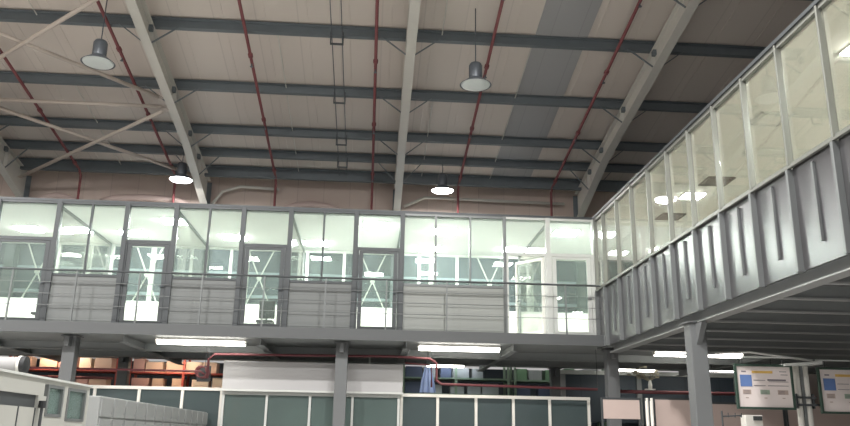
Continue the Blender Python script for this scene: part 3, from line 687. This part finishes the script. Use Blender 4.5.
# notice boards on the white posts
def board(x0, x1, z0, z1, y, label, full=True):
    t = thing('notice_board', ((x0+x1)/2, y, z0), label, 'notice board', 'green framed notice boards')
    f = .035
    obj('frame', MB().box(x0, x1, y-.03, y+.02, z1-f, z1).box(x0, x1, y-.03, y+.02, z0, z0+f).box(x0, x0+f, y-.03, y+.02, z0+f, z1-f).box(x1-f, x1, y-.03, y+.02, z0+f, z1-f), M['green'], t)
    W, H = x1-x0, z1-z0
    sh = MB().box(x0+f, x1-f, y-.005, y+.015, z0+f, z1-f, M['sheet'])
    def r(u0, u1, v0, v1, m, d=.008):
        sh.box(x0+u0*W, x0+u1*W, y-.005-d*.4, y-.005, z1-v1*H, z1-v0*H, m)
    r(.09, .29, .24, .50, M['blue']); r(.12, .2, .15, .18, M['ink']); r(.30, .66, .145, .20, M['orange'])
    for v in (.35, .47): r(.32, .52, v, v+.012, M['ink'])
    r(.56, .88, .33, .365, M['ink']); r(.58, .92, .38, .39, M['ink']); r(.56, .92, .47, .482, M['ink'])
    r(.78, .9, .15, .165, M['ink']); r(.80, .92, .22, .235, M['ink'])
    r(.12, .26, .57, .67, M['tan']); r(.42, .58, .57, .67, M['sage']); r(.72, .90, .57, .67, M['tan'])
    for u in (.16, .48, .79): r(u, u+.05, .74, .76, M['tan'])
    for u in (.125, .425, .73):
        for v in (.59, .62, .65): r(u+.01, u+.11, v, v+.008, M['ink'], .012)
    obj('printed_sheet', sh, None, t)
    for x in (x0+.15, x1-.15): obj('hanging_wire', MB().tube([(x, y, z1), (x, y, z1+.12)], .006, 6), M['dkframe'], t)
    obj('hanging_bar', MB().tube([(x0, y, z1+.12), (x1, y, z1+.12)], .012, 8), M['ltframe'], t)
    return t
board(6.10, 7.10, 2.15, 2.885, 13.0, 'green framed notice board with blue square left of the white posts')
board(7.54, 8.57, 2.10, 2.86, 13.0, 'green framed notice board cut by the right frame edge')
t = thing('board_stand', (7.32, 13.1, 0), 'pair of white posts with clamps carrying the two notice boards', 'stand')
for x in (7.24, 7.40): smooth(obj('post', MB().tube([(x, 13.12, 0), (x, 13.12, 2.88)], .05, 14), M['post'], t))
for z in (2.22, 2.34): obj('clamp', MB().box(7.14, 7.50, 13.04, 13.06, z, z+.035), M['dkframe'], t)
obj('clamp_side', MB().box(7.16, 7.19, 13.06, 13.16, 2.18, 2.42), M['dkframe'], t)
obj('clamp_side', MB().box(7.45, 7.48, 13.06, 13.16, 2.18, 2.42), M['dkframe'], t)
obj('center_strip', MB().box(7.30, 7.35, 13.1, 13.13, 0, 2.9), M['alu'], t)
obj('head_plate', MB().hexa([(6.95, 12.9, 2.86), (7.6, 12.9, 2.9), (7.6, 13.2, 2.9), (6.95, 13.2, 2.86), (6.95, 12.9, 2.9), (7.6, 12.9, 2.96), (7.6, 13.2, 2.96), (6.95, 13.2, 2.9)]), M['ltframe'], t)
tag(smooth(obj('sloping_conduit', MB().tube([(5.7, 14.6, 3.18), (6.9, 14.0, 3.2), (7.6, 13.2, 2.99)], .02, 8), M['ltframe'])), 'pale conduit dropping to the notice board posts', 'conduit')
t = thing('hook_rail', (5.92, 13.2, 0), 'small grey hook rail left of the notice board bottom', 'rail')
obj('stem', MB().tube([(5.92, 13.2, 0), (5.92, 13.2, 2.12)], .015, 8), M['dkframe'], t)
obj('arm', MB().tube([(5.92, 13.2, 2.03), (6.25, 13.2, 2.05)], .012, 8), M['dkframe'], t)
for x in (6.0, 6.12, 6.23): obj('hook', MB().tube([(x, 13.2, 2.04), (x, 13.15, 2.02), (x, 13.14, 2.09)], .008, 6), M['dkframe'], t)
t = thing('control_box', (6.6, 13.5, 0), 'white box with a dark socket below the notice board', 'box')
obj('case', MB().box(6.42, 6.72, 13.4, 13.6, 0, 2.07), M['post'], t, bevel=.01); obj('socket', MB().box(6.55, 6.70, 13.38, 13.4, 1.98, 2.05), M['dkframe'], t)

# left cabin wall running away from the viewer
t = thing('cabin_wall', (-3.8, 9.5, 0), 'white cabin wall with two windows at the lower left', 'cabin')
CXX = -3.8
def cb(y0, y1, z0, z1, o=0.0, th=.08): return MB().box(CXX-th+o, CXX+o, y0, y1, z0, z1)
y1, Z, yn = 11.3, 2.19, 5.6
obj('upper_panel', cb(yn, 9.75, 2.0, Z), M['cabin'], t)
obj('window_head', cb(9.75, y1, 2.14, Z), M['cabin'], t)
obj('dark_strip', cb(yn, 9.6, 1.86, 2.0, -.03), M['dkframe'], t, 'dark grey strip below the white band')
obj('lower_panel', cb(yn, 9.6, 0, 1.86), M['cabin'], t)
for y in (7.0, 7.6, 8.1, 8.6, 9.1, 9.55): obj('panel_joint', cb(y-.01, y+.01, 0, 1.86, .008, .02), M['dkframe'], t)
obj('end_post', cb(11.17, y1, 0, 2.14), M['cabin'], t)
obj('mid_post', cb(10.36, 10.50, 0, 2.14), M['cabin'], t)
obj('near_post', cb(9.6, 9.84, 0, 2.0), M['cabin'], t)
for a, c, z in ((9.84, 10.36, 1.77), (10.50, 11.17, 1.73)):
    obj('sill_panel', cb(a, c, 0, z), M['cabin'], t)
    wf = obj('window_frame', cb(a, a+.05, z, 2.14, .01, .06).box(CXX-.05, CXX+.01, c-.05, c, z, 2.14).box(CXX-.05, CXX+.01, a+.05, c-.05, z, z+.035).box(CXX-.05, CXX+.01, a+.05, c-.05, 2.105, 2.14), M['alu'], t)
    obj('pane', MB().box(CXX-.03, CXX-.02, a+.05, c-.05, z+.035, 2.105), M['glassb'], wf)
obj('return_wall', MB().box(-6.5, CXX-.08, y1-.08, y1, 0, Z), M['cabin'], t)
obj('roof_edge', MB().box(CXX-.11, CXX+.03, yn, y1, Z, Z+.025), M['ltframe'], t)
t = thing('pipe_fitting', (CXX+.05, 9.62, 0), 'dark pipe fitting on the cabin wall beside the first window', 'fitting')
obj('stem', MB().tube([(CXX+.05, 9.62, 0), (CXX+.05, 9.62, 1.92)], .018, 8), M['dkframe'], t); obj('valve', MB().lathe((CXX+.05, 9.62, 1.9), [(0, -.04), (.04, -.04), (.04, .04), (0, .04)], 12), M['dark'], t)
# duct with dark flange above the cabin
t = thing('round_duct', (-6.3, 14.0, 2.3), 'grey duct with white rim and dark end above the cabin', 'duct')
smooth(obj('duct_body', MB().tube([(-9.0, 14, 2.68), (-5.93, 14, 2.68)], .13, 20), M['bulk'], t))
obj('rim', MB().lathe((-5.93, 14, 2.68), [(.13, 0), (.155, 0), (.155, .04), (.13, .04)], 24, axis='x'), M['white'], t)
obj('end_cap', MB().lathe((-5.89, 14, 2.68), [(.145, 0), (.145, .08), (.05, .09), (0, .09)], 24, axis='x'), M['dark'], t)
obj('support', MB().box(-6.7, -6.64, 13.96, 14.04, 0, 2.5), M['dkframe'], t)

# locker row
for i in range(13):
    ya = 12.45+.635*i
    t = thing('locker', (-4.25, ya+.3, 0), '%s pale locker in the row left of centre, counting from the near end' % ORD[i], 'locker', 'pale lockers in a row')
    z = 2.13
    obj('body', MB().box(-4.52, -4.02, ya+.01, ya+.62, .05, z), M['locker'], t, bevel=.012)
    for (a, c) in ((.08, 1.80), (1.83, z-.02)):
        d = obj('door', MB().box(-4.02, -3.995, ya+.03, ya+.60, a, c), M['locker'], t, bevel=.005)
        obj('handle', MB().box(-3.995, -3.985, ya+.54, ya+.555, c-.10 if a < 1 else a+.04, c-.05 if a < 1 else a+.08), M['locker'], d)
    obj('plinth', MB().box(-4.5, -4.04, ya+.02, ya+.61, 0, .05), M['dark'], t)
